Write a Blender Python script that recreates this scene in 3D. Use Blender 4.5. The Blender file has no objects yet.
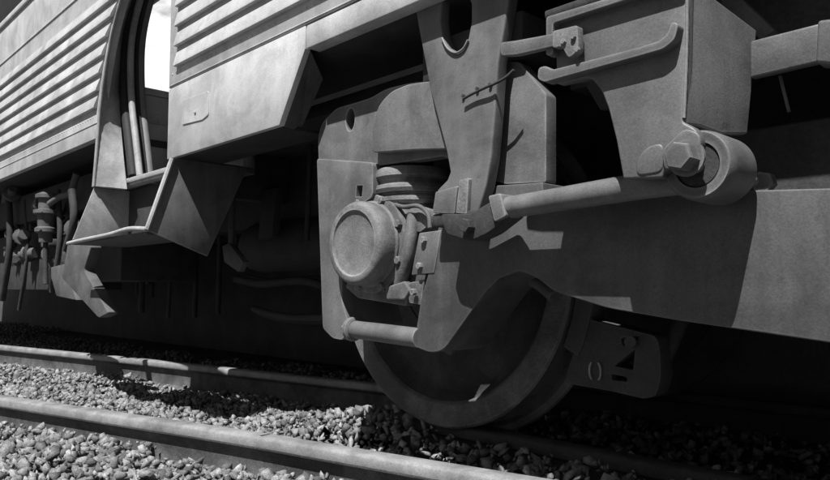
import bpy, bmesh, math, random
import numpy as np
from mathutils import Vector, Matrix, noise

random.seed(7); rng = np.random.default_rng(7)
R = math.radians
scene = bpy.context.scene
C = scene.collection

# ------------------------------------------------------------------ camera
FPX, VX, HY, W, H, CH = 700.0, -257.0, 290.0, 830.0, 480.0, 0.40
yaw = math.atan((W/2 - VX)/FPX); pitch = math.atan((HY - H/2)/FPX)
fw = Vector((-math.cos(yaw), math.sin(yaw), 0)); rt = Vector((math.sin(yaw), math.cos(yaw), 0)); zz = Vector((0, 0, 1))
FW = math.cos(pitch)*fw + math.sin(pitch)*zz
UP = -math.sin(pitch)*fw + math.cos(pitch)*zz
cd = bpy.data.cameras.new('camera'); cam = bpy.data.objects.new('camera', cd); C.objects.link(cam)
cd.sensor_width = 36.0; cd.lens = 36.0*FPX/W; cd.clip_start = 0.02; cd.clip_end = 3000
m = Matrix.Identity(4)
for i in range(3):
    m[i][0] = rt[i]; m[i][1] = UP[i]; m[i][2] = -FW[i]
m[2][3] = CH
cam.matrix_world = m
scene.camera = cam

# ------------------------------------------------------------------ sky, sun, exposure
CLOUD = (2.71, 0.16, 7.79)
SUNDIR = Vector((-0.43, 1.0, -1.85)).normalized()       # direction the light travels
w = bpy.data.worlds.new('World'); scene.world = w; w.use_nodes = True
wn = w.node_tree; bg = wn.nodes['Background']
sk = wn.nodes.new('ShaderNodeTexSky'); sk.sky_type = 'NISHITA'; sk.sun_disc = False
sk.sun_elevation = math.asin(-SUNDIR.z); sk.sun_rotation = math.atan2(-SUNDIR.x, -SUNDIR.y)
sk.dust_density = 0.6; sk.air_density = 0.35
# dim grey sky from red channel; cloud added to show white through the doorway
sep = wn.nodes.new('ShaderNodeSeparateColor'); wn.links.new(sk.outputs[0], sep.inputs[0])
tcw = wn.nodes.new('ShaderNodeTexCoord'); mpw = wn.nodes.new('ShaderNodeMapping')
mpw.inputs['Scale'].default_value = (1, 1, 2.2); mpw.inputs['Location'].default_value = CLOUD
wn.links.new(tcw.outputs['Generated'], mpw.inputs['Vector'])
cn = wn.nodes.new('ShaderNodeTexNoise'); cn.inputs['Scale'].default_value = 2.6; cn.inputs['Detail'].default_value = 7; cn.inputs['Roughness'].default_value = .55
wn.links.new(mpw.outputs[0], cn.inputs['Vector'])
cr = wn.nodes.new('ShaderNodeMapRange'); cr.inputs[1].default_value = .57; cr.inputs[2].default_value = .64
wn.links.new(cn.outputs['Fac'], cr.inputs[0])
mx = wn.nodes.new('ShaderNodeMix'); mx.data_type = 'FLOAT'; mx.inputs[3].default_value = 18.0
wn.links.new(cr.outputs[0], mx.inputs[0]); wn.links.new(sep.outputs[0], mx.inputs[2])
wn.links.new(mx.outputs[0], bg.inputs[0])
bg.inputs[1].default_value = 0.05
sd = bpy.data.lights.new('sun', 'SUN'); sd.energy = 5.0; sd.angle = R(0.5); sd.color = (1, 1, 1)
sun = bpy.data.objects.new('sun', sd); C.objects.link(sun)
sun.rotation_euler = SUNDIR.to_track_quat('-Z', 'Y').to_euler()
sun.location = (3, -4, 6)
vs = scene.view_settings
vs.view_transform = 'Standard'; vs.look = 'None'; vs.gamma = 1.0; vs.use_curve_mapping = False; vs.exposure = 0.45

# ------------------------------------------------------------------ helpers
def at(x, y, Y):
    """world point on the upright plane at depth Y seen at photo pixel x, y"""
    d = FW + rt*((x - W/2)/FPX) - UP*((y - H/2)/FPX)
    t = Y/d.y
    return Vector((d.x*t, Y, CH + d.z*t))
def atz(x, y, z):
    d = FW + rt*((x - W/2)/FPX) - UP*((y - H/2)/FPX)
    t = (z - CH)/d.z
    return Vector((d.x*t, d.y*t, z))
def pl(pts, Y):
    return [(at(x, y, Y).x, at(x, y, Y).z) for x, y in pts]

def tag(o, label=None, cat=None, group=None, kind=None):
    for k, v in (('label', label), ('category', cat), ('group', group), ('kind', kind)):
        if v: o[k] = v
    return o
def thing(name, label, cat, loc=(0, 0, 0), group=None):
    o = bpy.data.objects.new(name, None); C.objects.link(o); o.location = loc; o.empty_display_size = .1
    return tag(o, label, cat, group)
def finish(name, bm, mat, parent=None, smooth=35):
    bmesh.ops.recalc_face_normals(bm, faces=bm.faces[:])
    me = bpy.data.meshes.new(name); bm.to_mesh(me); bm.free()
    me.materials.append(mat)
    if smooth:
        me.polygons.foreach_set('use_smooth', [True]*len(me.polygons))
        me.set_sharp_from_angle(angle=R(smooth))
    return link(name, me, parent)
def origin_of(o):
    v = Vector(o.location)
    while o.parent:
        o = o.parent; v += Vector(o.location)
    return v
def link(name, me, parent=None):
    o = bpy.data.objects.new(name, me); C.objects.link(o)
    if parent:
        o.parent = parent; o.location = -origin_of(parent)
    return o
def do_bevel(bm, off, seg=2, ang=30):
    if off <= 0: return
    es = [e for e in bm.edges if len(e.link_faces) == 2 and e.calc_face_angle(0) > R(ang)]
    bmesh.ops.bevel(bm, geom=es, offset=off, segments=seg, affect='EDGES', clamp_overlap=True, profile=.5)
def rounded(pts, r, n=4):
    """round the corners of a polygon; r a number or one per corner"""
    out = []; N = len(pts)
    for i, p in enumerate(pts):
        ri = r[i] if isinstance(r, (list, tuple)) else r
        p = Vector(p); a = Vector(pts[i-1]); b = Vector(pts[(i+1) % N])
        if ri <= 0: out.append(tuple(p)); continue
        da = (a-p); db = (b-p); k = min(ri, da.length*.45, db.length*.45)
        s = p + da.normalized()*k; e = p + db.normalized()*k
        for j in range(n+1):
            t = j/n
            out.append(tuple(s*(1-t)**2 + p*2*t*(1-t) + e*t*t))
    return out
def prism_bm(poly, Y0, Y1, holes=(), bev=.003, seg=2, axis='Y'):
    bm = bmesh.new()
    def mk(p, q):
        if axis == 'Y': return (p[0], q, p[1])
        if axis == 'X': return (q, p[0], p[1])
        return (p[0], p[1], q)
    loops = []
    for lp in [poly] + list(holes):
        vs_ = [bm.verts.new(mk(p, Y0)) for p in lp]
        loops += [bm.edges.new((vs_[i], vs_[(i+1) % len(vs_)])) for i in range(len(vs_))]
    if holes:
        bmesh.ops.triangle_fill(bm, use_beauty=True, edges=loops)
    else:
        bm.faces.new(bm.verts[:])
    ex = bmesh.ops.extrude_face_region(bm, geom=bm.faces[:])
    dv = Vector(mk((0, 0), Y1)) - Vector(mk((0, 0), Y0))
    bmesh.ops.translate(bm, verts=[v for v in ex['geom'] if isinstance(v, bmesh.types.BMVert)], vec=dv)
    bmesh.ops.recalc_face_normals(bm, faces=bm.faces[:])
    do_bevel(bm, bev, seg)
    return bm
def prism(name, poly, Y0, Y1, mat, parent=None, holes=(), bev=.003, seg=2, axis='Y', smooth=35):
    return finish(name, prism_bm(poly, Y0, Y1, holes, bev, seg, axis), mat, parent, smooth)
def box_bm(lo, hi, bev=.003, seg=2):
    bm = bmesh.new(); bmesh.ops.create_cube(bm, size=1)
    lo = Vector(lo); hi = Vector(hi)
    for v in bm.verts:
        v.co = Vector((lo[i] + (v.co[i]+.5)*(hi[i]-lo[i]) for i in range(3)))
    do_bevel(bm, bev, seg)
    return bm
def box(name, lo, hi, mat, parent=None, bev=.003, seg=2):
    return finish(name, box_bm(lo, hi, bev, seg), mat, parent)
def lathe_bm(prof, org, axis, n=48, closed=False):
    """prof: (radius, distance along axis)"""
    axis = Vector(axis).normalized()
    u = axis.orthogonal().normalized(); v = axis.cross(u)
    bm = bmesh.new(); rings = []
    for r, t in prof:
        c = Vector(org) + axis*t
        if r < 1e-6: rings.append([bm.verts.new(c)])
        else: rings.append([bm.verts.new(c + (u*math.cos(2*math.pi*i/n) + v*math.sin(2*math.pi*i/n))*r) for i in range(n)])
    prs = list(zip(rings[:-1], rings[1:]))
    if closed: prs.append((rings[-1], rings[0]))
    for a, b in prs:
        if len(a) == 1 and len(b) == 1: continue
        for i in range(n):
            j = (i+1) % n
            if len(a) == 1: bm.faces.new((a[0], b[i], b[j]))
            elif len(b) == 1: bm.faces.new((a[i], a[j], b[0]))
            else: bm.faces.new((a[i], a[j], b[j], b[i]))
    return bm
def lathe(name, prof, org, axis, mat, parent=None, n=48, smooth=35, closed=False):
    return finish(name, lathe_bm(prof, org, axis, n, closed), mat, parent, smooth)
def tube_bm(pts, r, n=12, bm=None):
    bm = bm or bmesh.new(); pts = [Vector(p) for p in pts]; rings = []; pu = None
    for i, p in enumerate(pts):
        a = pts[max(i-1, 0)]; b = pts[min(i+1, len(pts)-1)]
        t = (b-a).normalized()
        u = t.orthogonal().normalized() if pu is None else (pu - t*pu.dot(t)).normalized()
        pu = u; v = t.cross(u); ri = r[i] if isinstance(r, (list, tuple)) else r
        rings.append([bm.verts.new(p + (u*math.cos(2*math.pi*k/n) + v*math.sin(2*math.pi*k/n))*ri) for k in range(n)])
    for a, b in zip(rings[:-1], rings[1:]):
        for k in range(n): bm.faces.new((a[k], a[(k+1) % n], b[(k+1) % n], b[k]))
    bm.faces.new(rings[0][::-1]); bm.faces.new(rings[-1])
    return bm
def tube(name, pts, r, mat, parent=None, n=12):
    return finish(name, tube_bm(pts, r, n), mat, parent, 50)
def catmull(pts, k=6):
    pts = [Vector(p) for p in pts]; P = [pts[0]*2-pts[1]] + pts + [pts[-1]*2-pts[-2]]; out = []
    for i in range(1, len(P)-2):
        for j in range(k):
            t = j/k; a, b, c, d = P[i-1:i+3]
            out.append(.5*((2*b) + (c-a)*t + (2*a-5*b+4*c-d)*t*t + (3*b-a-3*c+d)*t**3))
    return out + [pts[-1]]
def hexbolt(name, org, axis, r, h, mat, parent=None):
    return lathe(name, [(0, 0), (r*.92, 0), (r, -h*.12), (r, -h), (0, -h)] if False else [(0, h), (r*.88, h), (r, h*.85), (r, 0), (0, 0)], org, axis, mat, parent, n=6, smooth=20)

# ------------------------------------------------------------------ materials
def mat(name, base, rough=.7, var=.25, scale=6., fine=90., bump=.25, bdist=.002, metal=0., spots=0., spotcol=.5, island=0., streak=0., spec=.35, stain=0., edge=0., pit=0.):
    """grey procedural: two-scale mottling, fine grain relief, optional chipped/dusty spots"""
    M = bpy.data.materials.new(name); M.use_nodes = True; nt = M.node_tree; N = nt.nodes; L = nt.links
    b = N['Principled BSDF']; b.inputs['Roughness'].default_value = rough; b.inputs['Metallic'].default_value = metal
    b.inputs['Specular IOR Level'].default_value = spec
    tc = N.new('ShaderNodeNewGeometry')
    n1 = N.new('ShaderNodeTexNoise'); n1.inputs['Scale'].default_value = scale; n1.inputs['Detail'].default_value = 6; n1.inputs['Roughness'].default_value = .65
    n2 = N.new('ShaderNodeTexNoise'); n2.inputs['Scale'].default_value = fine; n2.inputs['Detail'].default_value = 5; n2.inputs['Roughness'].default_value = .7
    L.new(tc.outputs['Position'], n1.inputs['Vector']); L.new(tc.outputs['Position'], n2.inputs['Vector'])
    def rmp(src, a, c, lo, hi):
        r = N.new('ShaderNodeMapRange'); r.inputs[1].default_value = a; r.inputs[2].default_value = c
        r.inputs[3].default_value = lo; r.inputs[4].default_value = hi; L.new(src, r.inputs[0]); return r.outputs[0]
    def mth(op, a, c):
        q = N.new('ShaderNodeMath'); q.operation = op
        for i, s in enumerate((a, c)):
            if isinstance(s, (int, float)): q.inputs[i].default_value = s
            else: L.new(s, q.inputs[i])
        return q.outputs[0]
    val = mth('MULTIPLY', rmp(n1.outputs['Fac'], .3, .7, base*(1-var), base*(1+var)), rmp(n2.outputs['Fac'], .3, .7, 1-var*.6, 1+var*.6))
    if streak:
        mp = N.new('ShaderNodeMapping'); mp.inputs['Scale'].default_value = (22, 22, 1.6); L.new(tc.outputs['Position'], mp.inputs['Vector'])
        n3 = N.new('ShaderNodeTexNoise'); n3.inputs['Scale'].default_value = 1.0; n3.inputs['Detail'].default_value = 5; L.new(mp.outputs[0], n3.inputs['Vector'])
        val = mth('MULTIPLY', val, rmp(n3.outputs['Fac'], .35, .65, 1-streak, 1+streak*.5))
    if spots:
        n4 = N.new('ShaderNodeTexNoise'); n4.inputs['Scale'].default_value = 34; n4.inputs['Detail'].default_value = 8; n4.inputs['Roughness'].default_value = .75
        L.new(tc.outputs['Position'], n4.inputs['Vector'])
        k = rmp(n4.outputs['Fac'], .60, .66, 0, spots)
        val = mth('ADD', mth('MULTIPLY', val, mth('SUBTRACT', 1., k)), mth('MULTIPLY', k, spotcol))
    if stain:            # oil and brake-dust blotches with their own ragged shape
        n5 = N.new('ShaderNodeTexNoise'); n5.inputs['Scale'].default_value = 4.2; n5.inputs['Detail'].default_value = 9; n5.inputs['Roughness'].default_value = .72; n5.inputs['Distortion'].default_value = .6
        L.new(tc.outputs['Position'], n5.inputs['Vector'])
        val = mth('MULTIPLY', val, rmp(n5.outputs['Fac'], .47, .60, 1., 1-stain))
    if pit:
        v6 = N.new('ShaderNodeTexNoise'); v6.inputs['Scale'].default_value = 380; v6.inputs['Detail'].default_value = 3; L.new(tc.outputs['Position'], v6.inputs['Vector'])
        val = mth('MULTIPLY', val, rmp(v6.outputs['Fac'], .3, .7, 1-pit, 1+pit))
    if edge:             # paint worn pale along edges
        bv = N.new('ShaderNodeBevel'); bv.samples = 4; bv.inputs['Radius'].default_value = .009
        dp = N.new('ShaderNodeVectorMath'); dp.operation = 'DOT_PRODUCT'; L.new(bv.outputs[0], dp.inputs[0]); L.new(tc.outputs['Normal'], dp.inputs[1])
        k = mth('MULTIPLY', rmp(dp.outputs['Value'], .985, .86, 0, edge), rmp(n1.outputs['Fac'], .38, .62, .15, 1.))
        val = mth('ADD', mth('MULTIPLY', val, mth('SUBTRACT', 1., k)), mth('MULTIPLY', k, min(.45, base*2.4)))
    if island:
        val = mth('MULTIPLY', val, rmp(tc.outputs['Random Per Island'], 0, 1, 1-island, 1+island))
    L.new(val, b.inputs['Base Color'])
    L.new(rmp(n1.outputs['Fac'], .3, .7, max(0, rough-.12), min(1, rough+.12)), b.inputs['Roughness'])
    if bump:
        bp = N.new('ShaderNodeBump'); bp.inputs['Strength'].default_value = bump; bp.inputs['Distance'].default_value = bdist
        L.new(n2.outputs['Fac'], bp.inputs['Height']); L.new(bp.outputs[0], b.inputs['Normal'])
    return M
M_body = mat('body_paint', .58, .5, .16, 4.5, 190, .15, .0015, streak=.07, spots=.16, spotcol=.22, spec=.4, stain=.22, pit=.12)
M_post = mat('jamb_paint', .42, .55, .2, 7, 150, .2, .0015, streak=.1, spec=.4, stain=.3, pit=.12)
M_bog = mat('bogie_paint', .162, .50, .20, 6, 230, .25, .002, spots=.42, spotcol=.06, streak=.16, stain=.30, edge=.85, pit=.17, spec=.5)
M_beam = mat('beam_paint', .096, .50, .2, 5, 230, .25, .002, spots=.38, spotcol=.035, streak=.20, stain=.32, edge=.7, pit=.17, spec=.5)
M_rib = mat('rib_paint', .57, .5, .16, 4, 160, .12, .0015, spots=.25, spotcol=.3, spec=.4, stain=.30, pit=.1)
M_cast = mat('dusty_casting', .185, .7, .28, 14, 190, .4, .003, spots=.4, spotcol=.05, stain=.45, edge=.7, pit=.16, spec=.4)
M_brk = mat('bracket_paint', .138, .48, .18, 6, 230, .25, .002, spots=.42, spotcol=.05, streak=.14, stain=.26, edge=.95, pit=.17, spec=.5)
M_dark = mat('grimy_shade_steel', .05, .8, .4, 12, 110, .5, .003)  # grimy steel; also paints shade on far wheel, shadowed rails and pipes
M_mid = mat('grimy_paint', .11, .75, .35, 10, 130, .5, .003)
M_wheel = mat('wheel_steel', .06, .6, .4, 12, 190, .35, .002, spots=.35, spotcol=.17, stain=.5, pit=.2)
M_tread = mat('polished_tread', .42, .28, .2, 12, 260, .1, .001, metal=.8)
M_rim = mat('rim_steel', .14, .5, .35, 14, 190, .3, .002, spots=.35, spotcol=.28, stain=.45, edge=.6, pit=.2)
M_rail = mat('rail_rust', .12, .8, .35, 20, 190, .6, .003, stain=.4, pit=.25, spots=.3, spotcol=.2)
M_head = mat('rail_head', .26, .5, .28, 14, 220, .3, .001, stain=.25, pit=.2)
M_shoe = mat('brake_casting', .07, .75, .35, 14, 150, .5, .003, spots=.3, spotcol=.12, edge=.6)
M_rub = mat('rubber', .035, .7, .3, 12, 100, .3, .002)
M_seal = mat('grey_seal', .20, .6, .2, 12, 100, .2, .001)
M_stone = mat('ballast_stone', .235, .92, .45, 45, 240, .9, .004, island=.55, spots=.3, spotcol=.12, pit=.25)
M_bed = mat('ballast_bed', .055, .95, .5, 18, 60, 1., .02, pit=.3)
M_backdrop = mat('backdrop_concrete', .12, .9, .3, 3, 60, .5, .004)
M_int = mat('interior_panel', .45, .6, .15, 6, 90, .1, .001)
M_bright = mat('worn_steel', .38, .5, .25, 20, 200, .4, .002)

# ------------------------------------------------------------------ ground and track
bm = bmesh.new()
for a, b_ in ((-1500, -1500), (1500, -1500), (1500, 1500), (-1500, 1500)): bm.verts.new((a, b_, -.175))
bm.faces.new(bm.verts[:])
bed = finish('ballast_bed', bm, M_bed, None, 0); tag(bed, kind='structure')

def rail_profile():
    h = [(-.055, -.150), (-.055, -.141), (-.010, -.124), (-.0075, -.112), (-.0075, -.050), (-.012, -.042), (-.029, -.034), (-.031, -.028), (-.031, -.009), (-.027, -.003), (-.018, 0)]
    return h + [(-x, z) for x, z in h[::-1]]
def sweep(path, prof, z0=0):
    bm = bmesh.new(); rings = []
    for i, p in enumerate(path):
        a = Vector(path[max(i-1, 0)]); b = Vector(path[min(i+1, len(path)-1)])
        t = (b-a).normalized(); nrm = Vector((-t.y, t.x))
        rings.append([bm.verts.new((p[0]+nrm.x*x, p[1]+nrm.y*x, z+z0)) for x, z in prof])
    n = len(prof)
    for a, b in zip(rings[:-1], rings[1:]):
        for k in range(n): bm.faces.new((a[k], a[(k+1) % n], b[(k+1) % n], b[k]))
    bm.faces.new(rings[0]); bm.faces.new(rings[-1][::-1])
    return bm
def rail(path, label, group=None):
    o = finish('rail', sweep(path, rail_profile()), M_rail, None, 40)
    o.data.materials.append(M_head)
    for p in o.data.polygons:
        if p.center.z > -.030: p.material_index = 1
    return tag(o, label, 'rail', group)
def ground_path(pix, ext0, ext1):
    p = [atz(x, y, 0).to_2d() for x, y in pix]
    a = p[0] + (p[0]-p[1]).normalized()*ext0; b = p[-1] + (p[-1]-p[-2]).normalized()*ext1
    return [a] + p + [b]
def resample(p, k=5):
    return [v.to_2d() for v in catmull([Vector((q[0], q[1], 0)) for q in p], k)]
PA = resample(ground_path([(0, 345), (145, 359), (240, 369), (375, 383)], 14, .7))     # beyond the wheel
PB = resample(ground_path([(0, 396), (240, 431), (480, 470)], 6, 6))                    # nearest the camera
rail_far = rail(PA, 'rusty rail running behind the wheel, the further of the two sunlit rails', 'crossing rails')
rail_near = rail(PB, 'sunlit rail nearest the camera, along the bottom edge', 'crossing rails')
YT = 1.575
def shaded_rail(o):  # darker steels put the shade under the wheels into the colour
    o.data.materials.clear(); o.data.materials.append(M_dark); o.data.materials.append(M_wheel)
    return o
rail_t = shaded_rail(rail([(-1.72, YT), (6, YT)], 'rail directly under the wheel, coloured dark for its shade'))
rail_t2 = shaded_rail(rail([(-1.95, YT+1.13), (6, YT+1.13)], 'rail under the far wheel, coloured dark for its deep shade'))

def seg_dist(P, path):
    best = np.full(len(P), 9.)
    for a, b in zip(path[:-1], path[1:]):
        a = np.array(a); b = np.array(b); d = b-a; t = np.clip(((P-a)@d)/(d@d), 0, 1)
        best = np.minimum(best, np.linalg.norm(P-(a+t[:, None]*d), axis=1))
    return best
def stone_mesh(i):
    bm = bmesh.new(); r = random.Random(i)
    for k in range(8):
        v = Vector((r.gauss(0, 1), r.gauss(0, 1), r.gauss(0, 1))).normalized()*r.uniform(.7, 1.1)
        bm.verts.new((v.x*r.uniform(.9, 1.1), v.y*.85, v.z*.7))
    bmesh.ops.convex_hull(bm, input=bm.verts[:])
    bmesh.ops.delete(bm, geom=[v for v in bm.verts if not v.link_faces], context='VERTS')
    bmesh.ops.triangulate(bm, faces=bm.faces[:])
    bmesh.ops.recalc_face_normals(bm, faces=bm.faces[:])
    me = bpy.data.meshes.new('ballast_stone'); bm.to_mesh(me); bm.free(); me.materials.append(M_stone)
    return me
STONES = [stone_mesh(i) for i in range(14)]
def scatter():
    pts = []
    for (x0, x1, y0, y1, dens) in ((-4.2, .4, .15, 2.0, 4600), (-10, -4.2, .15, 2.6, 2600), (-4.2, .4, 2.0, 2.8, 900), (-16, -10, .3, 3.2, 500)):
        n = int((x1-x0)*(y1-y0)*dens)
        pts.append(np.c_[rng.uniform(x0, x1, n), rng.uniform(y0, y1, n)])
    P = np.vstack(pts)
    # keep what the camera's neighbourhood can see
    fwd = P@np.array([fw.x, fw.y]); sde = P@np.array([rt.x, rt.y])
    P = P[(fwd > .6) & (np.abs(sde) < .75*fwd+.8)]
    da = seg_dist(P, PA); db = seg_dist(P, PB); dt = np.where(P[:, 0] > -1.72, np.abs(P[:, 1]-YT), 9)
    hf = np.array([noise.fractal(Vector((p[0]*1.6, p[1]*1.6, 3.1)), 1., 2., 4) for p in P])
    fine = np.array([noise.noise(Vector((p[0]*9, p[1]*9, 8.))) for p in P])
    z = -.105 + .030*hf + .016*fine
    nearside = np.array([p[1] for p in P]) < np.interp(P[:, 0], [q[0] for q in sorted(PB, key=lambda q: q[0])], [q[1] for q in sorted(PB, key=lambda q: q[0])])
    z = np.where(nearside, z + .022*np.clip(1-db/.5, 0, 1), z - .012)
    z = z + .10*np.clip((P[:, 0]+2.6)/.7, 0, 1)*np.clip(1.6-np.abs(P[:, 1]-1.58)/.10, 0, 1)      # heap over the rail end
    z = np.minimum(z, .0)
    s = .008 + .021*rng.random(len(P))**1.5 + np.where(rng.random(len(P)) < .06, .011, 0.)
    z = z - rng.uniform(0, .035, len(P))
    dmin = np.minimum(np.minimum(da, db), dt)
    lim = np.where(z+s*.5 > -.115, .012+s*.8, .06+s*.4)
    lim = np.where(z+s > -.03, .026+s, lim)
    ok = dmin > lim
    return P[ok], z[ok], s[ok]
SP, SZ, SS = scatter()
order = np.argsort(-(SS/np.maximum(SP@np.array([fw.x, fw.y]), .3)) + np.where((np.abs(SP@np.array([rt.x, rt.y])) < .62*(SP@np.array([fw.x, fw.y]))) & (SP@np.array([fw.x, fw.y]) > 1.25) & (SZ > -.14), 0, 9))
def rand_rot():
    q = rng.normal(size=4); q /= np.linalg.norm(q); a, b, c, d = q
    return np.array([[1-2*(c*c+d*d), 2*(b*c-a*d), 2*(b*d+a*c)], [2*(b*c+a*d), 1-2*(b*b+d*d), 2*(c*d-a*b)], [2*(b*d-a*c), 2*(c*d+a*b), 1-2*(b*b+c*c)]])
for i in order[:300]:
    o = bpy.data.objects.new('ballast_stone', STONES[int(rng.integers(14))]); C.objects.link(o)
    o.parent = bed
    mm = Matrix(rand_rot().tolist()).to_4x4()
    o.matrix_local = Matrix.Translation((SP[i, 0], SP[i, 1], SZ[i])) @ mm @ Matrix.Scale(SS[i]*1.05, 4)
base = []
for me in STONES:
    v = np.empty(len(me.vertices)*3, 'f'); me.vertices.foreach_get('co', v)
    f = np.empty(len(me.polygons)*3, 'i'); me.polygons.foreach_get('vertices', f)
    base.append((v.reshape(-1, 3), f.reshape(-1, 3)))
VV = []; FF = []; off = 0
for i in order[300:]:
    v, f = base[int(rng.integers(14))]
    VV.append((v@rand_rot().T)*SS[i] + np.array([SP[i, 0], SP[i, 1], SZ[i]])); FF.append(f+off); off += len(v)
VV = np.vstack(VV); FF = np.vstack(FF)
me = bpy.data.meshes.new('ballast'); me.vertices.add(len(VV)); me.vertices.foreach_set('co', VV.astype('f').ravel())
me.loops.add(FF.size); me.loops.foreach_set('vertex_index', FF.astype('i').ravel())
me.polygons.add(len(FF)); me.polygons.foreach_set('loop_start', np.arange(0, FF.size, 3, dtype='i'))
me.update(); me.validate(); me.materials.append(M_stone)
o = bpy.data.objects.new('ballast', me); C.objects.link(o)
tag(o, 'crushed stone ballast spread between and beside the rails', 'gravel', kind='stuff')

# unseen wall and slab added beyond the train to keep its underside dark
pf = thing('added_backdrop', 'added dark wall behind the train, closing off the lit ground beyond', 'added_backdrop', (0, 3.3, -.17))
box('wall', (-40, 3.30, -.17), (12, 3.6, .92), M_backdrop, pf, .01)
box('shade_slab', (-40, 3.12, .922), (12, 9, 1.0), M_backdrop, pf, .01)  # overhang added to cut light leaking in beside the train

# ------------------------------------------------------------------ railcar body
YB = 1.15; ZS = 1.101; ZSK = .898; ZSEAM = 1.174; YF = 3.05; ZR = 3.62
car = thing('railcar', 'grey ribbed railway carriage with open doorway above the bogie', 'railway carriage', (-2, 2.05, 0))
cA = [(94, 186), (97, 150), (100, 110), (105, 72), (112, 34), (121, 0), (134, -40), (150, -75)]     # the doorway's bowed edge
jpts = [(p.z, p.x) for p in catmull([at(x, y, YB) for x, y in cA], 5)]
jx = lambda z: float(np.interp(z, [q[0] for q in jpts], [q[1] for q in jpts])) - .003
j0 = at(94, 185, YB)
XD = at(169, 80, YB).x                                        # the doorway's other edge
XN0 = at(279, 122, YB).x; XN1 = at(305, 46, YB).x             # slanting end of the skirt
ZT = 2.13
lw = prism('side_panel', [(-13, ZS)] + [(jx(z), z) for z in np.linspace(ZS, ZT, 14)] + [(-13, ZT)], YB, YB+.035, M_body, car, bev=.002)
rw = prism('side_panel', [(XD, ZSEAM), (5, ZSEAM), (5, ZT), (XD, ZT)], YB, YB+.035, M_body, car, bev=.002)
prism('sole_strip', [(XN1+.004, ZS), (5, ZS), (5, ZSEAM-.004), (XN1+.004, ZSEAM-.004)], YB+.002, YB+.05, M_body, car, bev=.003)
skirt = prism('skirt_panel', [(XD, ZSK), (XN0, ZSK), (XN1, ZS), (XN1, ZSEAM-.004), (XD, ZSEAM-.004)], YB, YB+.02, M_body, car, bev=.002)
# skirt end plate and bottom plate
bm = bmesh.new()
e = [Vector((XN1, YB+.02, ZS-.002)), Vector((XN0, YB+.02, ZSK+.001)), at(300, 132, YB+.10), at(323, 79, YB+.10)]
vsq = [bm.verts.new(p) for p in e] + [bm.verts.new(p + Vector((-.012, 0, .002))) for p in e]
for q in ((0, 1, 2, 3), (7, 6, 5, 4), (0, 4, 5, 1), (1, 5, 6, 2), (2, 6, 7, 3), (3, 7, 4, 0)): bm.faces.new([vsq[k] for k in q])
finish('end_plate', bm, M_mid, skirt, 0)
box('bottom_plate', (XD, YB+.021, ZSK), (XN0-.02, YB+.20, ZSK+.012), M_dark, skirt, .001)
# access hatch: a thin raised lid with a small catch
hp = rounded(pl([(183, 101), (209, 91), (209, 115), (203, 120), (183, 125)], YB), .008, 3)
hatch = prism('hatch', hp, YB-.0035, YB+.004, M_body, skirt, bev=.001, seg=1)
box('catch', tuple(at(195, 112, YB-.008)-Vector((.012, 0, .003))), tuple(at(195, 112, YB-.002)+Vector((.012, 0, .003))), M_body, hatch, .001)
# ribs: weatherboard section, one object each
def rib(x0, x1, z, parent, depth=.016, hh=.060):
    prof = [(0, hh), (-depth*.25, hh*.93), (-depth, .010), (-depth, .002), (-depth*.8, 0), (0, 0)]
    bm = bmesh.new(); a = []; b = []
    for dy, dz in prof:
        a.append(bm.verts.new((x0, YB+dy-.0005, z+dz))); b.append(bm.verts.new((x1(z+dz) if callable(x1) else x1, YB+dy-.0005, z+dz)))
    n = len(prof)
    for k in range(n-1): bm.faces.new((a[k], b[k], b[k+1], a[k+1]))
    bm.faces.new((a[n-1], b[n-1], b[0], a[0])); bm.faces.new(a[::-1]); bm.faces.new(b)
    return finish('rib', bm, M_rib if parent is lw else M_body, parent, 25)
for k in range(7):
    z = 1.241 + .0772*k
    rib(-13, lambda q: jx(q)-.035, z, lw)
    rib(XD+.07, 5, z, rw)
# row of small rivets under the ribs, too small to pick apart
def rivets(x0, x1, z, parent, pitch=.034):
    bm = bmesh.new()
    for k in range(int((x1-x0)/pitch)):
        bmesh.ops.create_icosphere(bm, subdivisions=1, radius=.0042, matrix=Matrix.Translation((x0+k*pitch, YB-.0005, z)) @ Matrix.Diagonal((1, .55, 1, 1)))
    o = finish('rivet_row', bm, M_body, parent, 60); o['kind'] = 'stuff'; return o
rivets(XD+.03, 0, 1.222, rw); rivets(-8, jx(1.2)-.03, 1.205, lw)
# waist mouldings
for (zz0, zz1, d) in ((1.862, 1.870, .006), (ZT-.02, ZT+.012, .014)):
    box('moulding', (-13, YB-d, zz0), (jx(zz0)-.02, YB-.0006, zz1), M_body, lw, .002)
    box('moulding', (XD+.02, YB-d, zz0), (5, YB-.0006, zz1), M_body, rw, .002)
box('seam_strip', (-13, YB-.003, 1.170), (jx(1.1)-.01, YB-.0006, 1.176), M_body, lw, .001, 1)
box('seam_strip', (XD+.01, YB-.003, 1.178), (5, YB-.0006, 1.182), M_body, rw, .001, 1)
# upper side with windows
YW = YB+.01
for (a, b) in ((-13, -3.0), (XD, 5)):
    box('cant_rail', (a, YW, 2.95), (b, YW+.04, 3.3), M_body, car, .004)
    n = max(2, int((b-a)/1.3)); wds = (b-a)/n
    for k in range(n+1):
        xa = a + k*wds
        box('window_post', (max(a, xa-.12), YW, ZT+.013), (min(b, xa+.12), YW+.04, 2.949), M_body, car, .004)
    for k in range(n):
        wf = box('window', (a+k*wds+.121, YW+.012, ZT+.013), (a+(k+1)*wds-.121, YW+.018, 2.948), M_rub, car, .001)
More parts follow.
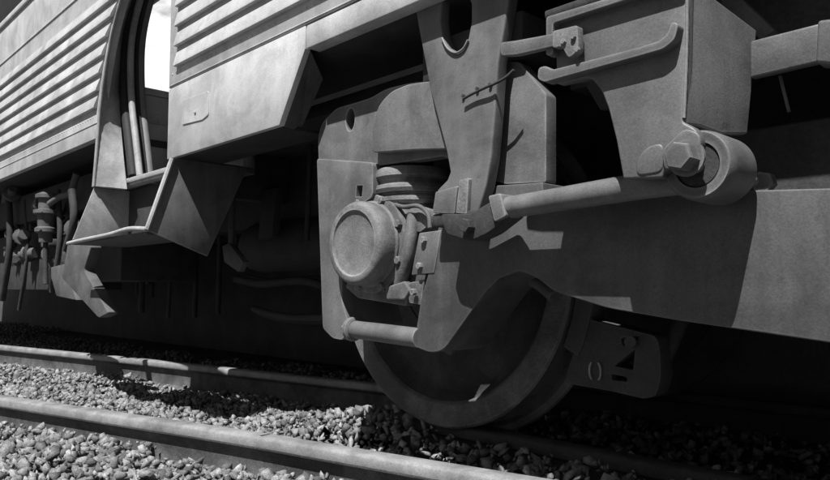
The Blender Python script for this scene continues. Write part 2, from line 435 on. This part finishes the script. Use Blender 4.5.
# far side: lower wall, posts, tall open windows; roof, ends, floor
box('side_wall', (-13, YF-.04, 1.0), (5, YF, 2.02), M_int, car, .004)
box('cant_rail', (-13, YF-.04, 3.46), (5, YF, ZR), M_int, car, .004)
for xa in (-13, -10.9, -8.6, -5.6, -3.4, -1.2, 1, 3.2, 4.8):
    box('window_post', (xa, YF-.04, 2.021), (xa+.2, YF, 3.459), M_int, car, .004)
rp = [(YB+.01, 3.301), (YB+.14, 3.50), (YB+.5, 3.63), (2.05, 3.70), (YF-.5, 3.66), (YF, ZR+.001)]
rp2 = [(y, z+.04) for y, z in rp[::-1]]
prism('roof', rp+rp2, -13, 5, M_body, car, bev=0, axis='X')
for xa in (-13.05, 5.001):
    box('end_wall', (xa, YB+.01, 1.0), (xa+.045, YF, 3.3), M_body, car, .004)
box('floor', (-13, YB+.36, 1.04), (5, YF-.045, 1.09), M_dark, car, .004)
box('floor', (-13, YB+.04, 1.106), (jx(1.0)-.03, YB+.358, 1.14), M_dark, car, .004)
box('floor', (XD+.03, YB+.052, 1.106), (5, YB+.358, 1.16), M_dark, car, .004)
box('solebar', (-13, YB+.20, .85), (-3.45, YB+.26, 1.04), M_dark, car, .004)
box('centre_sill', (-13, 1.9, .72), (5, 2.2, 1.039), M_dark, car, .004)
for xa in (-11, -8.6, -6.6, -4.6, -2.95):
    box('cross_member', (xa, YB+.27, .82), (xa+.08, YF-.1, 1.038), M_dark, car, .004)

# doorway: jamb, seal, handrail, sill
XJ = j0.x
def jamb_poly(y0, y1, z0, z1):
    return [(y0, z0), (y1, z0), (y1, z1), (y0, z1)]
def slant_plate(name, dx0, dx1, y0, y1, z0, z1, mat_, parent, bev=.002):
    bm = bmesh.new(); v = []
    for z in (z0, z1):
        for (dx, y) in ((dx0, y0), (dx1, y0), (dx1, y1), (dx0, y1)): v.append(bm.verts.new((jx(z)+dx, y, z)))
    for q in ((0, 1, 2, 3), (7, 6, 5, 4), (0, 4, 5, 1), (1, 5, 6, 2), (2, 6, 7, 3), (3, 7, 4, 0)): bm.faces.new([v[k] for k in q])
    bmesh.ops.recalc_face_normals(bm, faces=bm.faces[:]); do_bevel(bm, bev)
    return finish(name, bm, mat_, parent)
def loft_strip(name, ca, Ya, cb, Yb, th, mat_, parent):
    a = catmull([at(x, y, Ya) for x, y in ca], 5); b = catmull([at(x, y, Yb) for x, y in cb], 5)
    bm = bmesh.new(); d = Vector((-th, .004, 0)); rows = []
    for p, q in zip(a, b): rows.append([bm.verts.new(v) for v in (p, p.lerp(q, .5)+Vector((.006, 0, 0)), q, q+d, p+d)])
    for r0, r1 in zip(rows[:-1], rows[1:]):
        for k in range(5): bm.faces.new((r0[k], r0[(k+1) % 5], r1[(k+1) % 5], r1[k]))
    bm.faces.new(rows[0]); bm.faces.new(rows[-1][::-1])
    return finish(name, bm, mat_, parent, 50)
cB = [(127, 189), (123, 150), (120, 110), (120, 72), (123, 34), (132, 0), (147, -40), (163, -75)]
jamb = loft_strip('door_jamb', cA, YB-.004, cB, YB+.095, .04, M_post, car)
tube('jamb_edge', catmull([at(x, y, YB-.004) for x, y in cA], 5), .0075, M_bright, jamb, 8)
def edge_curve(pix, Y):
    return catmull([at(x, y, Y) for x, y in pix], 6)
ec = [(140, 176), (136, 140), (132, 105), (130.5, 70), (132, 38), (139, 4), (153, -40), (168, -75)]
tube('door_seal', edge_curve([(x-6.5, y) for x, y in ec], YB+.115), .024, M_rub, jamb, 10)
tube('door_edge', edge_curve(ec, YB+.125), .0155, M_post, jamb, 12)
tube('door_seal', edge_curve([(x+6, y) for x, y in ec], YB+.165), .013, M_rub, jamb, 10)
tube('door_frame', edge_curve([(x+10, y) for x, y in ec], YB+.185), .019, M_seal, jamb, 12)
sill = box('door_sill', (jx(.9)+.01, YB+.105, .876), (XD+.04, YB+.150, .902), M_post, car, .004)
box('well_floor', (jx(.9)+.01, YB+.151, .876), (-3.225, YB+.36, .902), M_mid, car, .003)      # slot added between the two to let sun onto the rail
box('well_floor', (-3.045, YB+.151, .876), (XD+.04, YB+.36, .902), M_mid, car, .003)
box('well_riser', (jx(.9)+.01, YB+.345, .903), (XD+.04, YB+.358, 1.12), M_mid, car, .002)
box('tread_strip', (jx(.9)+.03, YB+.098, .888), (XD+.03, YB+.125, .910), M_bright, sill, .003)
box('door_post', (XD+.0, YB+.036, .903), (XD+.05, YB+.30, 2.95), M_post, car, .004)
scr = box('draught_screen', (-3.385, 1.36, .905), (-3.362, 1.60, 1.36), M_int, car, .004)
box('screen_rail', (-3.395, 1.355, 1.361), (-3.350, 1.605, 1.395), M_post, scr, .008, 3)
box('screen_band', (-3.3615, 1.362, 1.22), (-3.357, 1.598, 1.275), M_bright, scr, .001)
# seat end and partition glimpsed through the doorway
seat = thing('seat', 'pale seat back seen through the open doorway', 'seat', (-4.4, 1.95, 1.09))
box('backrest', (-4.46, 1.55, 1.13), (-4.4, 2.7, 1.60), M_mid, seat, .02, 3)
box('headrest_rail', (-4.475, 1.55, 1.602), (-4.385, 2.7, 1.70), M_int, seat, .02, 3)
box('cushion', (-4.9, 1.55, 1.092), (-4.462, 2.7, 1.30), M_mid, seat, .02, 3)

# step under the doorway: two side plates, tread, riser
XS = -2.519
step = box('step', (-3.33, 1.062, .602), (XS-.012, 1.31, .614), M_mid, car, .002)
tp = catmull([(-3.368, 1.057, .610), (-3.18, 1.054, .615), (-2.87, 1.052, .621), (-2.68, 1.054, .632), (-2.519, 1.058, .622)], 5)
tube('tread_edge', tp, .0095, M_bright, step, 8)
spl = [(1.15, .896), (1.058, .619), (1.30, .531), (1.468, .896)]
prism('side_plate', spl, XS-.010, XS, M_bog, step, bev=.001, axis='X')
prism('side_plate', [(1.15, .870), (1.065, .626), (1.303, .626), (1.468, .870)], -3.34, -3.33, M_post, step, bev=.001, axis='X')
# lit front flange of the side plate
bm = tube_bm([(XS+.002, 1.147, .893), (XS+.002, 1.058, .619)], .010, 8); finish('flange', bm, M_post, step)
box('riser', (-3.328, 1.31, .62), (XS-.012, 1.32, .87), M_dark, step, .001)

# under-floor equipment on the left
eq = thing('brake_valve', 'brake valve with stacked flanges and pipes hanging under the carriage', 'valve', tuple(at(45, 205, 1.25)))
p0 = at(46, 232, 1.25)
lathe('valve_body', [(0, -.06), (.035, -.06), (.04, -.01), (.06, 0), (.06, .02), (.045, .03), (.05, .10), (.07, .105), (.07, .125), (.045, .13), (.045, .19), (.062, .195), (.062, .215), (.03, .23), (0, .23)], p0, (0, 0, 1), M_mid, eq, 20)
tube('pipe', catmull([p0+Vector((.05, 0, .16)), p0+Vector((.16, .02, .19)), p0+Vector((.30, .03, .2)), p0+Vector((.36, .04, .3))], 5), .018, M_mid, eq, 10)
tube('pipe', catmull([p0+Vector((0, 0, -.06)), p0+Vector((.01, 0, -.16)), p0+Vector((.03, 0, -.3))], 5), .014, M_dark, eq, 10)
for k, (dx, dz) in enumerate(((-.05, .11), (.05, .11), (-.04, .01), (.04, .01))):
    hexbolt('bolt', p0+Vector((dx, -.035, dz)), (0, -1, 0), .010, .012, M_mid, eq)
for k, (x, Y, y0, y1, r_) in enumerate(((8, 1.3, 190, 300, .022), (25, 1.35, 200, 310, .012), (58, 1.3, 190, 292, .016), (72, 1.2, 190, 250, .02))):
    tube('drop_pipe', catmull([at(x, y0, Y), at(x+2, (y0+y1)/2, Y), at(x-6, y1, Y)], 4), r_, M_dark, car, 10)
for k in range(46):
    x = random.uniform(-4, 78); Y = random.uniform(1.3, 1.5); y = random.uniform(188, 262); q = at(x, y, Y)
    if k % 3 == 0: lathe('fitting', [(0, -.05), (.034, -.05), (.036, 0), (.056, .003), (.056, .024), (.03, .03), (.028, .08), (0, .08)], q, (random.choice((-1, 1)), random.uniform(-.6, .2), random.uniform(-.3, .8)), M_mid, eq, 12)
    elif k % 3 == 1: tube('pipe', catmull([q, q+Vector((random.uniform(-.12, .12), .02, random.uniform(-.06, .06))), q+Vector((random.uniform(-.2, .2), .05, random.uniform(-.05, .16)))], 5), random.uniform(.008, .016), M_dark, eq, 8)
    else: box('clamp', tuple(q), tuple(q+Vector((random.uniform(.05, .13), .07, random.uniform(.04, .11)))), M_mid, eq, .004)
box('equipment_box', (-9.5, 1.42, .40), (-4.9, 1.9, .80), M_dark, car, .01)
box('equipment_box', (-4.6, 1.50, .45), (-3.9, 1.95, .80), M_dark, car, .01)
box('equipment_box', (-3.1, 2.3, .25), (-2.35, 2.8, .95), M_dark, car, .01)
# slanting brace and hanger under the step
br = prism('brace', rounded(pl([(72, 243), (96, 246), (88, 270), (113, 313), (103, 318), (66, 278)], 1.2), .02, 4), 1.18, 1.23, M_mid, car, bev=.006, seg=3)
prism('brace_foot', pl([(52, 268), (68, 264), (80, 300), (60, 296)], 1.3), 1.28, 1.34, M_mid, car, bev=.004)
cr_ = random.Random(11)
for k in range(26):  # pipes and rods coloured darker to sink into the under-floor shade
    Y = cr_.uniform(1.75, 2.3); q = at(cr_.uniform(95, 315), cr_.uniform(215, 322), Y)
    if k % 2: tube('brake_pipe', catmull([q+Vector((-.5, .02, .03)), q+Vector((-.2, 0, 0)), q+Vector((.2, 0, .01)), q+Vector((.5, .03, cr_.uniform(-.08, .1)))], 5), cr_.uniform(.010, .022), M_dark, car, 8)
    else: tube('drop_rod', [q, Vector((q.x+cr_.uniform(-.05, .05), q.y, 1.035))], cr_.uniform(.010, .02), M_dark, car, 8)
lathe('reservoir', [(0, -.5), (.08, -.49), (.12, -.45), (.13, -.4), (.13, .4), (.12, .45), (.08, .49), (0, .5)], (-2.75, 1.95, .62), (1, .03, 0), M_dark, car, 32)
tube('drop_rod', [at(231, 252, 1.515), Vector((at(231, 252, 1.515).x, 1.515, 1.035))], .014, M_mid, car, 8)
prism('hanger', pl([(262, 190), (276, 188), (272, 236), (258, 240)], 1.75), 1.75, 1.79, M_dark, car, bev=.003)
prism('gusset', pl([(222, 246), (229, 243), (243, 262), (238, 272), (224, 262)], 1.5), 1.5, 1.53, M_mid, car, bev=.003)

# ------------------------------------------------------------------ bogie
AX = Vector((-1.48, 1.52, .464)); YFR = 1.25
bog = thing('bogie', 'grey cast bogie with exposed wheel, axle box and coil spring', 'bogie', (-.6, 2.05, 0))
# lower side frame: two jaws, wheel arch and the beam to the right, one casting
low = [(320, 159), (326, 328), (336, 338), (346, 340), (352, 325), (345, 300), (346, 250), (350, 215), (376, 197), (376, 163)]
jaw = prism('side_frame', rounded(pl(low, YFR), .012, 3), YFR-.012, YFR+.20, M_bog, bog, holes=[pl([(360, 186), (366, 186), (365, 197), (359, 197)], YFR)], bev=.013, seg=4)
beam = [(444, 214), (436, 258), (424, 300), (417, 346), (434, 353), (447, 350), (467, 322), (490, 290), (503, 278), (522, 271), (540, 277), (556, 291), (610, 308), (680, 320), (830, 342), (1300, 402), (1300, 176), (830, 189), (756, 191), (640, 192), (546, 192), (546, 183), (500, 186), (470, 196)]
lip = [(428, 351), (449, 349), (468, 323), (490, 292), (503, 281), (521, 275), (538, 281), (554, 294)]
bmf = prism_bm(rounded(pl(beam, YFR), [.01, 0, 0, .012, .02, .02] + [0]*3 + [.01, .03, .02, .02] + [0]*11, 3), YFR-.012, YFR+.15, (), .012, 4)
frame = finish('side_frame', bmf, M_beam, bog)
tube('arch_lip', catmull([at(x, y+2, YFR+.13) for x, y in lip[1:]], 5), .016, M_beam, frame, 12)
box('edge_strip', tuple(at(1000, 200, YFR)+Vector((0, -.03, -.02))), tuple(at(1040, 190, YFR)+Vector((0, -.012, .02))), M_bog, frame, .003)
# lower inner flange of the wheel arch (seen inside the arch)
# upper frame with dome over the spring
up = [(319, 164), (318, 138), (322, 123), (337, 108), (352, 104), (371, 98), (386, 89), (410, 83), (440, 80), (498, 62), (519, 62), (546, 94), (546, 182), (505, 184), (470, 172), (444, 156), (376, 166)]
upper = prism('upper_frame', rounded(pl(up, YFR+.012), [.01]+[.02]*8+[.02, .006, .006, .006]+[.01]*4, 3), YFR+.012, YFR+.05, M_bog, bog,
              holes=[[(at(347, 119, YFR).x + .021*math.cos(t), at(347, 119, YFR).z + .034*math.sin(t)) for t in np.linspace(0, 2*math.pi, 20, endpoint=False)]], bev=.007, seg=3)
SX, SY = -1.42, 1.35
zt = .955; zb = .785
prism('spring_housing', rounded(pl([(371, 153), (372, 124), (379, 104), (391, 91), (408, 84), (430, 81), (455, 80), (455, 149), (412, 150)], 1.228), .02, 3), 1.228, 1.40, M_bog, bog, bev=.024, seg=5)
# spring stack: rings
spr = lathe('spring_seat', [(0, .040), (.080, .040), (.100, .034), (.107, .022), (.107, .010), (.100, .002), (.094, -.001), (.094, -.010), (.104, -.013), (.108, -.024), (.104, -.034), (.094, -.037),
    (.094, -.045), (.102, -.048), (.104, -.058), (.100, -.066), (.090, -.070), (.090, -.10), (0, -.10)], (SX, SY, .700), (0, 0, 1), M_cast, bog, 56)
lathe('spring_guide', [(.062, .58), (.062, .80)], (SX, SY, 0), (0, 0, 1), M_dark, spr, 24)
# axle box
CX = at(362, 243, 1.20); CZ = CX.z; CXx = -1.475
abx = bmesh.new()
abp = [(353, 288), (347, 268), (350, 222), (366, 203), (384, 196), (398, 200), (432, 210), (437, 232), (428, 270), (424, 298), (410, 305), (372, 300)]
axb = prism('axle_box', rounded(pl(abp, 1.285), .015, 3), 1.285, 1.50, M_cast, bog, bev=.010, seg=3)
fl = [(.112*1.06, 0), (.135, .004), (.140, .014), (.140, .045), (.12, .05), (0, .05)]
lathe('flange', fl, (CXx, 1.245, CZ), (0, 1, 0), M_cast, axb, 40)
cap = lathe('axle_cap', [(0, .0065), (.045, .006), (.082, .005), (.087, .003), (.090, -.002), (.102, -.002), (.109, .002), (.113, .009), (.115, .020), (.115, .05), (.119, .055), (.119, .075), (0, .075)], (CXx, 1.185, CZ), (0, 1, 0), M_cast, axb, 56)
for k in range(8):
    t = 2*math.pi*(k+.5)/8
    hexbolt('bolt', (CXx+.127*math.cos(t), 1.247, CZ+.127*math.sin(t)), (0, -1, 0), .011, .012, M_cast, axb)
# vertical rib, wedge liner and lower lug of the axle box
tube('rib', catmull([at(414, 214, 1.27), at(411, 235, 1.262), at(406, 262, 1.26), at(398, 290, 1.27)], 5), [.018]*5+[.02]*5+[.019]*6, M_cast, axb, 12)
prism('wedge_liner', pl([(419, 233), (441, 230), (434, 273), (411, 275)], 1.235), 1.235, 1.275, M_bog, axb, bev=.003)
prism('lug', rounded(pl([(408, 283), (424, 279), (421, 305), (409, 303)], 1.245), .006), 1.245, 1.29, M_cast, axb, bev=.004)
prism('lug', rounded(pl([(350, 276), (362, 286), (408, 294), (406, 306), (358, 298), (345, 287)], 1.25), .006), 1.25, 1.29, M_cast, axb, bev=.006)
prism('lug', rounded(pl([(386, 205), (404, 214), (432, 209), (436, 219), (420, 232), (398, 228)], 1.265), .006), 1.265, 1.29, M_cast, axb, bev=.006)
for x, y in ((425, 240), (421, 266), (415, 292)):
    hexbolt('nut', at(x, y, 1.236), (0, -1, 0), .009, .012, M_cast, axb)
tube('grease_pipe', catmull([at(393, 204, 1.262), at(404, 207, 1.25), at(418, 206, 1.25), at(428, 214, 1.245), at(430, 228, 1.24)], 5), .006, M_mid, axb, 8)
prism('keeper', rounded(pl([(385, 287), (404, 281), (410, 290), (404, 300), (386, 300)], 1.238), .006), 1.238, 1.262, M_cast, axb, bev=.005, seg=3)
# tie bar across the jaws
ta = at(352, 329, 1.245); tb = at(420, 338, 1.245)
tie = tube('tie_bar', [ta, ta.lerp(tb, .04), ta.lerp(tb, .1), tb], [.020, .025, .025, .025], M_bog, bog, 20)
d = (tb-ta).normalized()
lathe('collar', [(.0, 0), (.033, 0), (.034, .004), (.034, .014), (.026, .018)], ta-d*.004, d, M_cast, tie, 20)
hexbolt('nut', ta-d*.02, -d, .016, .012, M_cast, tie)

# wheelsets
def wheel_parts(cx, y0, sgn, parent):
    tyre = [(.395, .012), (.402, .003), (.410, 0), (.466, 0), (.472, .006), (.474, .07), (.478, .095), (.486, .108), (.502, .114), (.506, .122), (.502, .132), (.49, .138), (.40, .138), (.393, .13)]
    wh = lathe('wheel', [(0, -.04), (.085, -.04), (.095, -.035), (.10, -.01), (.112, .03), (.16, .042), (.205, .046), (.208, .043), (.214, .043), (.217, .047), (.33, .058), (.352, .053), (.375, .04), (.384, .026), (.398, .014), (.398, .128), (.37, .11), (.33, .098), (.16, .085), (.115, .10), (.105, .15), (0, .15)],
               (cx, y0, AX.z), (0, sgn, 0), M_wheel, parent, 96)
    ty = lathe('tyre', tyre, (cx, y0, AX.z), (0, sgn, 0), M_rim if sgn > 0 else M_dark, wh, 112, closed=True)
    if sgn > 0:
        ty.data.materials.append(M_tread)
        for p in ty.data.polygons:
            rr = math.hypot(p.center.x-cx, p.center.z-AX.z)
            if .4725 < rr < .476: p.material_index = 1
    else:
        wh.data.materials.clear(); wh.data.materials.append(M_dark)  # far wheel coloured dark to stand for deep shade
    return wh
for cx in (AX.x,):
    ws = thing('wheelset', 'steel flanged wheel under the axle box, rim catching sunlight', 'wheelset', (cx, 2.14, 0))
    wheel_parts(cx, AX.y, 1, ws); wheel_parts(cx, AX.y+1.24, -1, ws)
    lathe('axle', [(.055, -.25), (.07, -.1), (.075, .1), (.075, 1.14), (.07, 1.34), (0, 1.34)], (cx, AX.y, AX.z), (0, 1, 0), M_dark, ws, 24)
# cross beam and far frame of the bogie
box('bolster', (-.75, 1.42, .42), (-.1, 2.8, .72), M_dark, bog, .02)
box('side_frame', (-1.9, 2.72, .36), (1.0, 2.86, .72), M_dark, bog, .02)
box('cross_tube', (-1.02, 1.40, .50), (-.9, 2.8, .62), M_dark, bog, .02)

# brake shoe behind the wheel
bs = thing('brake_shoe', 'cast brake shoe and holder pressed to the rim behind the wheel', 'brake shoe', tuple(at(600, 390, 1.56)))
def arc_poly(r0, r1, a0, a1, n=12):
    a = [(AX.x + r0*math.cos(R(t)), AX.z + r0*math.sin(R(t))) for t in np.linspace(a0, a1, n)]
    b = [(AX.x + r1*math.cos(R(t)), AX.z + r1*math.sin(R(t))) for t in np.linspace(a1, a0, n)]
    return a + b
prism('brake_block', arc_poly(.479, .53, -26, 14), 1.535, 1.60, M_shoe, bs, bev=.003)
hpoly = rounded(pl([(586, 318), (600, 322), (640, 332), (656, 336), (660, 350), (661, 378), (656, 396), (645, 399), (610, 391), (570, 384), (566, 374)], 1.54), .012, 3)
hol = [rounded(pl([(614, 366), (635, 349), (633, 370)], 1.54), .004, 2), rounded(pl([(611, 374), (627, 377), (627, 382), (612, 380)], 1.54), .003, 2), rounded(pl([(621, 338), (640, 336), (634, 344), (622, 346)], 1.54), .004, 2)]
hold = prism('holder', hpoly, 1.54, 1.60, M_shoe, bs, holes=hol, bev=.003)
rc = at(595, 371, 1.535)
for sg in (-1, 1):
    finish('cast_mark', tube_bm([rc + Vector((sg*(.006+.010*math.cos(t)), 0, .022*math.sin(t))) for t in np.linspace(-1.25, 1.25, 10)], .0026, 6), M_bright, hold)
tube('hanger_rod', [at(652, 390, 1.57), at(690, 300, 1.65)], .018, M_dark, bs, 10)
tube('pin', [at(630, 342, 1.515), at(638, 345, 1.62)], .014, M_mid, bs, 12)

# suspension arm plate with its keyhole slot
YA = 1.20
arm_o = [(402, -60), (410, -25), (418, 26), (430, 90), (446, 150), (450, 172), (447, 180), (437, 190), (434, 213), (476, 219), (486, 185), (491, 156), (495, 110), (498, 62), (507, 10), (512, -25), (514, -60)]
ah = pl([(456, -14), (466, -9), (471, 4), (471, 22), (468, 38), (463, 48), (455, 52), (447, 47), (442, 36), (440, 20), (441, 2), (446, -10)], YA)
arm = prism('hanger_arm', pl(arm_o, YA), YA, YA+.035, M_bog, bog, holes=[ah], bev=.005, seg=3)
prism('rib', rounded(pl([(459, 180), (468, 178), (466, 214), (455, 213)], YA-.014), .003), YA-.012, YA+.004, M_cast, arm, bev=.005, seg=3)
prism('foot', rounded(pl([(436, 192), (458, 186), (455, 214), (433, 213)], YA-.012), .004), YA-.014, YA+.004, M_bog, arm, bev=.005, seg=3)
fp = [at(434, 213, YA), at(476, 219, YA)]
box('seat_block', (fp[0].x, YA-.01, fp[0].z-.035), (fp[1].x+.02, YA+.13, fp[0].z-.004), M_dark, arm, .006)
# slot lip
tube('slot_lip', catmull([at(x, y, YA-.004) for x, y in ((442, 38), (447, 48), (455, 53), (463, 49), (468, 40))], 4), .0028, M_bog, arm, 8)
# wire clip bolted across the plate
clip = tube('clip', catmull([at(463, 99, YA-.012), at(474, 93, YA-.012), at(489, 86, YA-.014), at(494, 84, YA-.012), at(505, 78, YA-.008), at(514, 70, YA-.004)], 4), .0035, M_dark, arm, 8)
for x, y in ((464, 96), (478, 89), (491, 85)):
    hexbolt('bolt', at(x, y, YA-.001), (0, -1, 0), .0045, .006, M_dark, clip)
box('arm_mount', (at(412, 0, YA).x, YA+.036, .93), (at(512, 0, YA).x, YA+.30, 1.03), M_dark, arm, .006)
box('arm_stay', (at(445, 190, YA).x, YA+.036, .60), (at(470, 190, YA).x, YA+.15, .66), M_dark, arm, .006)

# ------------------------------------------------------------------ traction link between arm and bracket
lk = thing('traction_link', 'grey steel link rod with round bushed eye joining arm to bracket', 'link rod', tuple(at(580, 195, 1.18)))
EX, EZ = -.493, .602
eye_c = Vector((EX, 1.105, EZ))
ra = at(500, 209, 1.165); rb = Vector((EX-.035, 1.155, EZ-.012))
rod = tube('rod', [ra, ra.lerp(rb, .3), ra.lerp(rb, .8), rb], [.0235, .0235, .0245, .027], M_bog, lk, 24)
lathe('eye', [(.045, .0), (.053, -.002), (.057, .006), (.058, .02), (.058, .095), (.054, .108), (.045, .111), (.0375, .108), (.0375, .0)], eye_c, (0, 1, 0), M_brk, lk, 48, closed=True)
lathe('bush', [(.012, .003), (.034, .003), (.037, .006), (.037, .105), (.012, .105)], eye_c, (0, 1, 0), M_dark, lk, 36)
tube('pin', [eye_c+Vector((0, -.04, 0)), eye_c+Vector((0, .255, 0))], .013, M_cast, lk, 16)
hexbolt('bolt_head', eye_c+Vector((-.004, -.030, .008)), (0, -1, 0), .024, .030, M_brk, lk)
lathe('washer', [(0, 0), (.03, 0), (.03, .006), (0, .006)], eye_c+Vector((-.004, -.030, .008)), (0, 1, 0), M_brk, lk, 24)
hexbolt('nut', at(762, 182, 1.335), (0, 1, 0), .020, .026, M_brk, lk)
# fork end at the arm
f0 = at(448, 228, 1.10)
fork = prism('fork', rounded(pl([(440, 214), (470, 214), (500, 196), (512, 214), (488, 233), (470, 241), (446, 234)], 1.15), .012, 3), 1.15, 1.199, M_dark, lk, bev=.008, seg=3)
prism('collar', rounded(pl([(488, 196), (500, 193), (506, 216), (494, 222)], 1.138), .006), 1.138, 1.19, M_bog, lk, bev=.006, seg=3)
hexbolt('pin', at(470, 226, 1.15), (0, -1, 0), .016, .02, M_dark, lk)

# ------------------------------------------------------------------ bracket hung from the carriage floor
YK = 1.075; XK = -.504
face = [(556, 20), (687, -24), (686, 62), (683, 122), (698, 130), (701, 146), (690, 160), (664, 172), (662, 178), (623, 179), (616, 140), (608, 108), (601, 90), (590, 77), (556, 84)]
bk = prism('link_bracket', rounded(pl(face, YK+.010), [0, 0, 0, .004, .012, .012, .01, .004, .004, .004, 0, 0, .01, .01, 0], 3), YK+.010, YK+.036, M_brk, car, bev=.004, seg=3)
EN = Vector((.175, -.045, 0)).normalized(); E0 = Vector((XK, YK+.014, 0))       # end plate flares outwards to the rear
def onplate(x, y):
    d = FW + rt*((x - W/2)/FPX) - UP*((y - H/2)/FPX); o_ = Vector((0, 0, CH))
    return o_ + d*((E0-o_).dot(EN)/d.dot(EN))
bm = bmesh.new(); pv = [onplate(*p) for p in ((684, -25), (757, 30), (755, 60), (748, 134), (722, 134), (700, 126), (684, 124))]
va = [bm.verts.new(p) for p in pv]; vb = [bm.verts.new(p - EN*.018) for p in pv]
bm.faces.new(va); bm.faces.new(vb[::-1])
for k in range(7): bm.faces.new((va[k], vb[k], vb[(k+1) % 7], va[(k+1) % 7]))
bmesh.ops.recalc_face_normals(bm, faces=bm.faces[:]); do_bevel(bm, .004, 3)
endp = finish('end_plate', bm, M_brk, bk)
# weld bead along the corner and a folded crease on the end plate
tube('weld_bead', catmull([at(687, -20, YK+.012), at(687, 30, YK+.011), at(686, 70, YK+.012), at(684, 118, YK+.012)], 8), [.0030+.0003*math.sin(k*2.1) for k in range(25)], M_brk, bk, 8)
# upper and lower lips of the front face
prism('lip', rounded(pl([(546, 17), (684, -25), (684, -19), (553, 23), (553, 54), (546, 56)], YK-.008), .006, 3), YK-.008, YK+.014, M_brk, bk, bev=.004, seg=3)
ltop = [(539, 68), (546, 66), (553, 70), (600, 58), (640, 47.5), (660, 41), (668, 34), (672, 22)]
lbot = [(679, 24), (675, 40), (664, 49), (640, 56), (600, 67), (553, 80), (545, 82.5), (538, 79)]
prism('lip', rounded(pl(ltop+lbot, YK-.010), .006, 3), YK-.012, YK+.016, M_brk, bk, bev=.005, seg=4)
# boss round the bolt, cast edge line
prism('boss', rounded(pl([(661, 150), (684, 128), (699, 133), (701, 147), (690, 160), (664, 171)], YK), .010, 3), YK+.001, YK+.012, M_brk, bk, bev=.005, seg=3)
prism('cast_pad', rounded(pl([(634, 176), (636, 158), (646, 146), (662, 142), (662, 172)], YK+.004), .014, 4), YK+.0075, YK+.014, M_brk, bk, bev=.004, seg=3)
prism('back_plate', pl([(684, -25), (684, 100), (600, 110), (570, 60), (556, 15)], YK+.25), YK+.25, YK+.27, M_dark, bk, bev=.003)
zt0 = at(684, -24, YK).z
box('top_plate', (at(546, 18, YK).x, YK-.006, zt0+.004), (XK-.02, YK+.20, zt0+.02), M_dark, bk, .004)
box('hanger', (-.75, YK+.13, zt0+.021), (XK-.02, YK+.28, 1.105), M_dark, bk, .004)
# flat bar bolted on at the left
fb = prism('flat_bar', rounded(pl([(504, 44), (520, 42), (575, 32), (577, 43), (520, 56), (505, 57)], YK-.004), .006, 3), YK-.016, YK+.0, M_brk, bk, bev=.003, seg=2)
prism('pad', rounded(pl([(557, 33), (582, 27), (583, 52), (573, 60), (566, 48), (557, 50)], YK-.004), .006, 3), YK-.0185, YK-.0005, M_cast, bk, bev=.004)
for x, y in ((564, 42), (574, 37), (578, 50)):
    hexbolt('bolt', at(x, y, YK-.0185), (0, -1, 0), .0055, .006, M_cast, fb)
# channel running right from the end plate
YC = 1.235
cx0 = at(757, 40, YC); cx1 = at(820, 24, YC)
prism('channel', pl([(750, 41), (820, 23), (818, 62), (750, 78)], YC), YC, YC+.02, M_brk, bk, bev=.004, seg=3)
prism('channel_end', pl([(817, 20), (900, 10), (900, 70), (815, 63)], YC-.02), YC-.02, YC+.022, M_brk, bk, bev=.006, seg=3)
tube('wire', catmull([at(780, 76, YC+.03), at(784, 92, YC+.03), at(789, 112, YC+.04)], 5), .003, M_mid, bk, 6)
# dark longitudinal member above
box('sole_channel', (-.9, 1.36, .86), (5, 1.45, .985), M_dark, car, .004)
prism('rail_plate', pl([(700, -14), (728, -14), (775, 30), (760, 40)], 1.30), 1.30, 1.34, M_mid, bk, bev=.004)
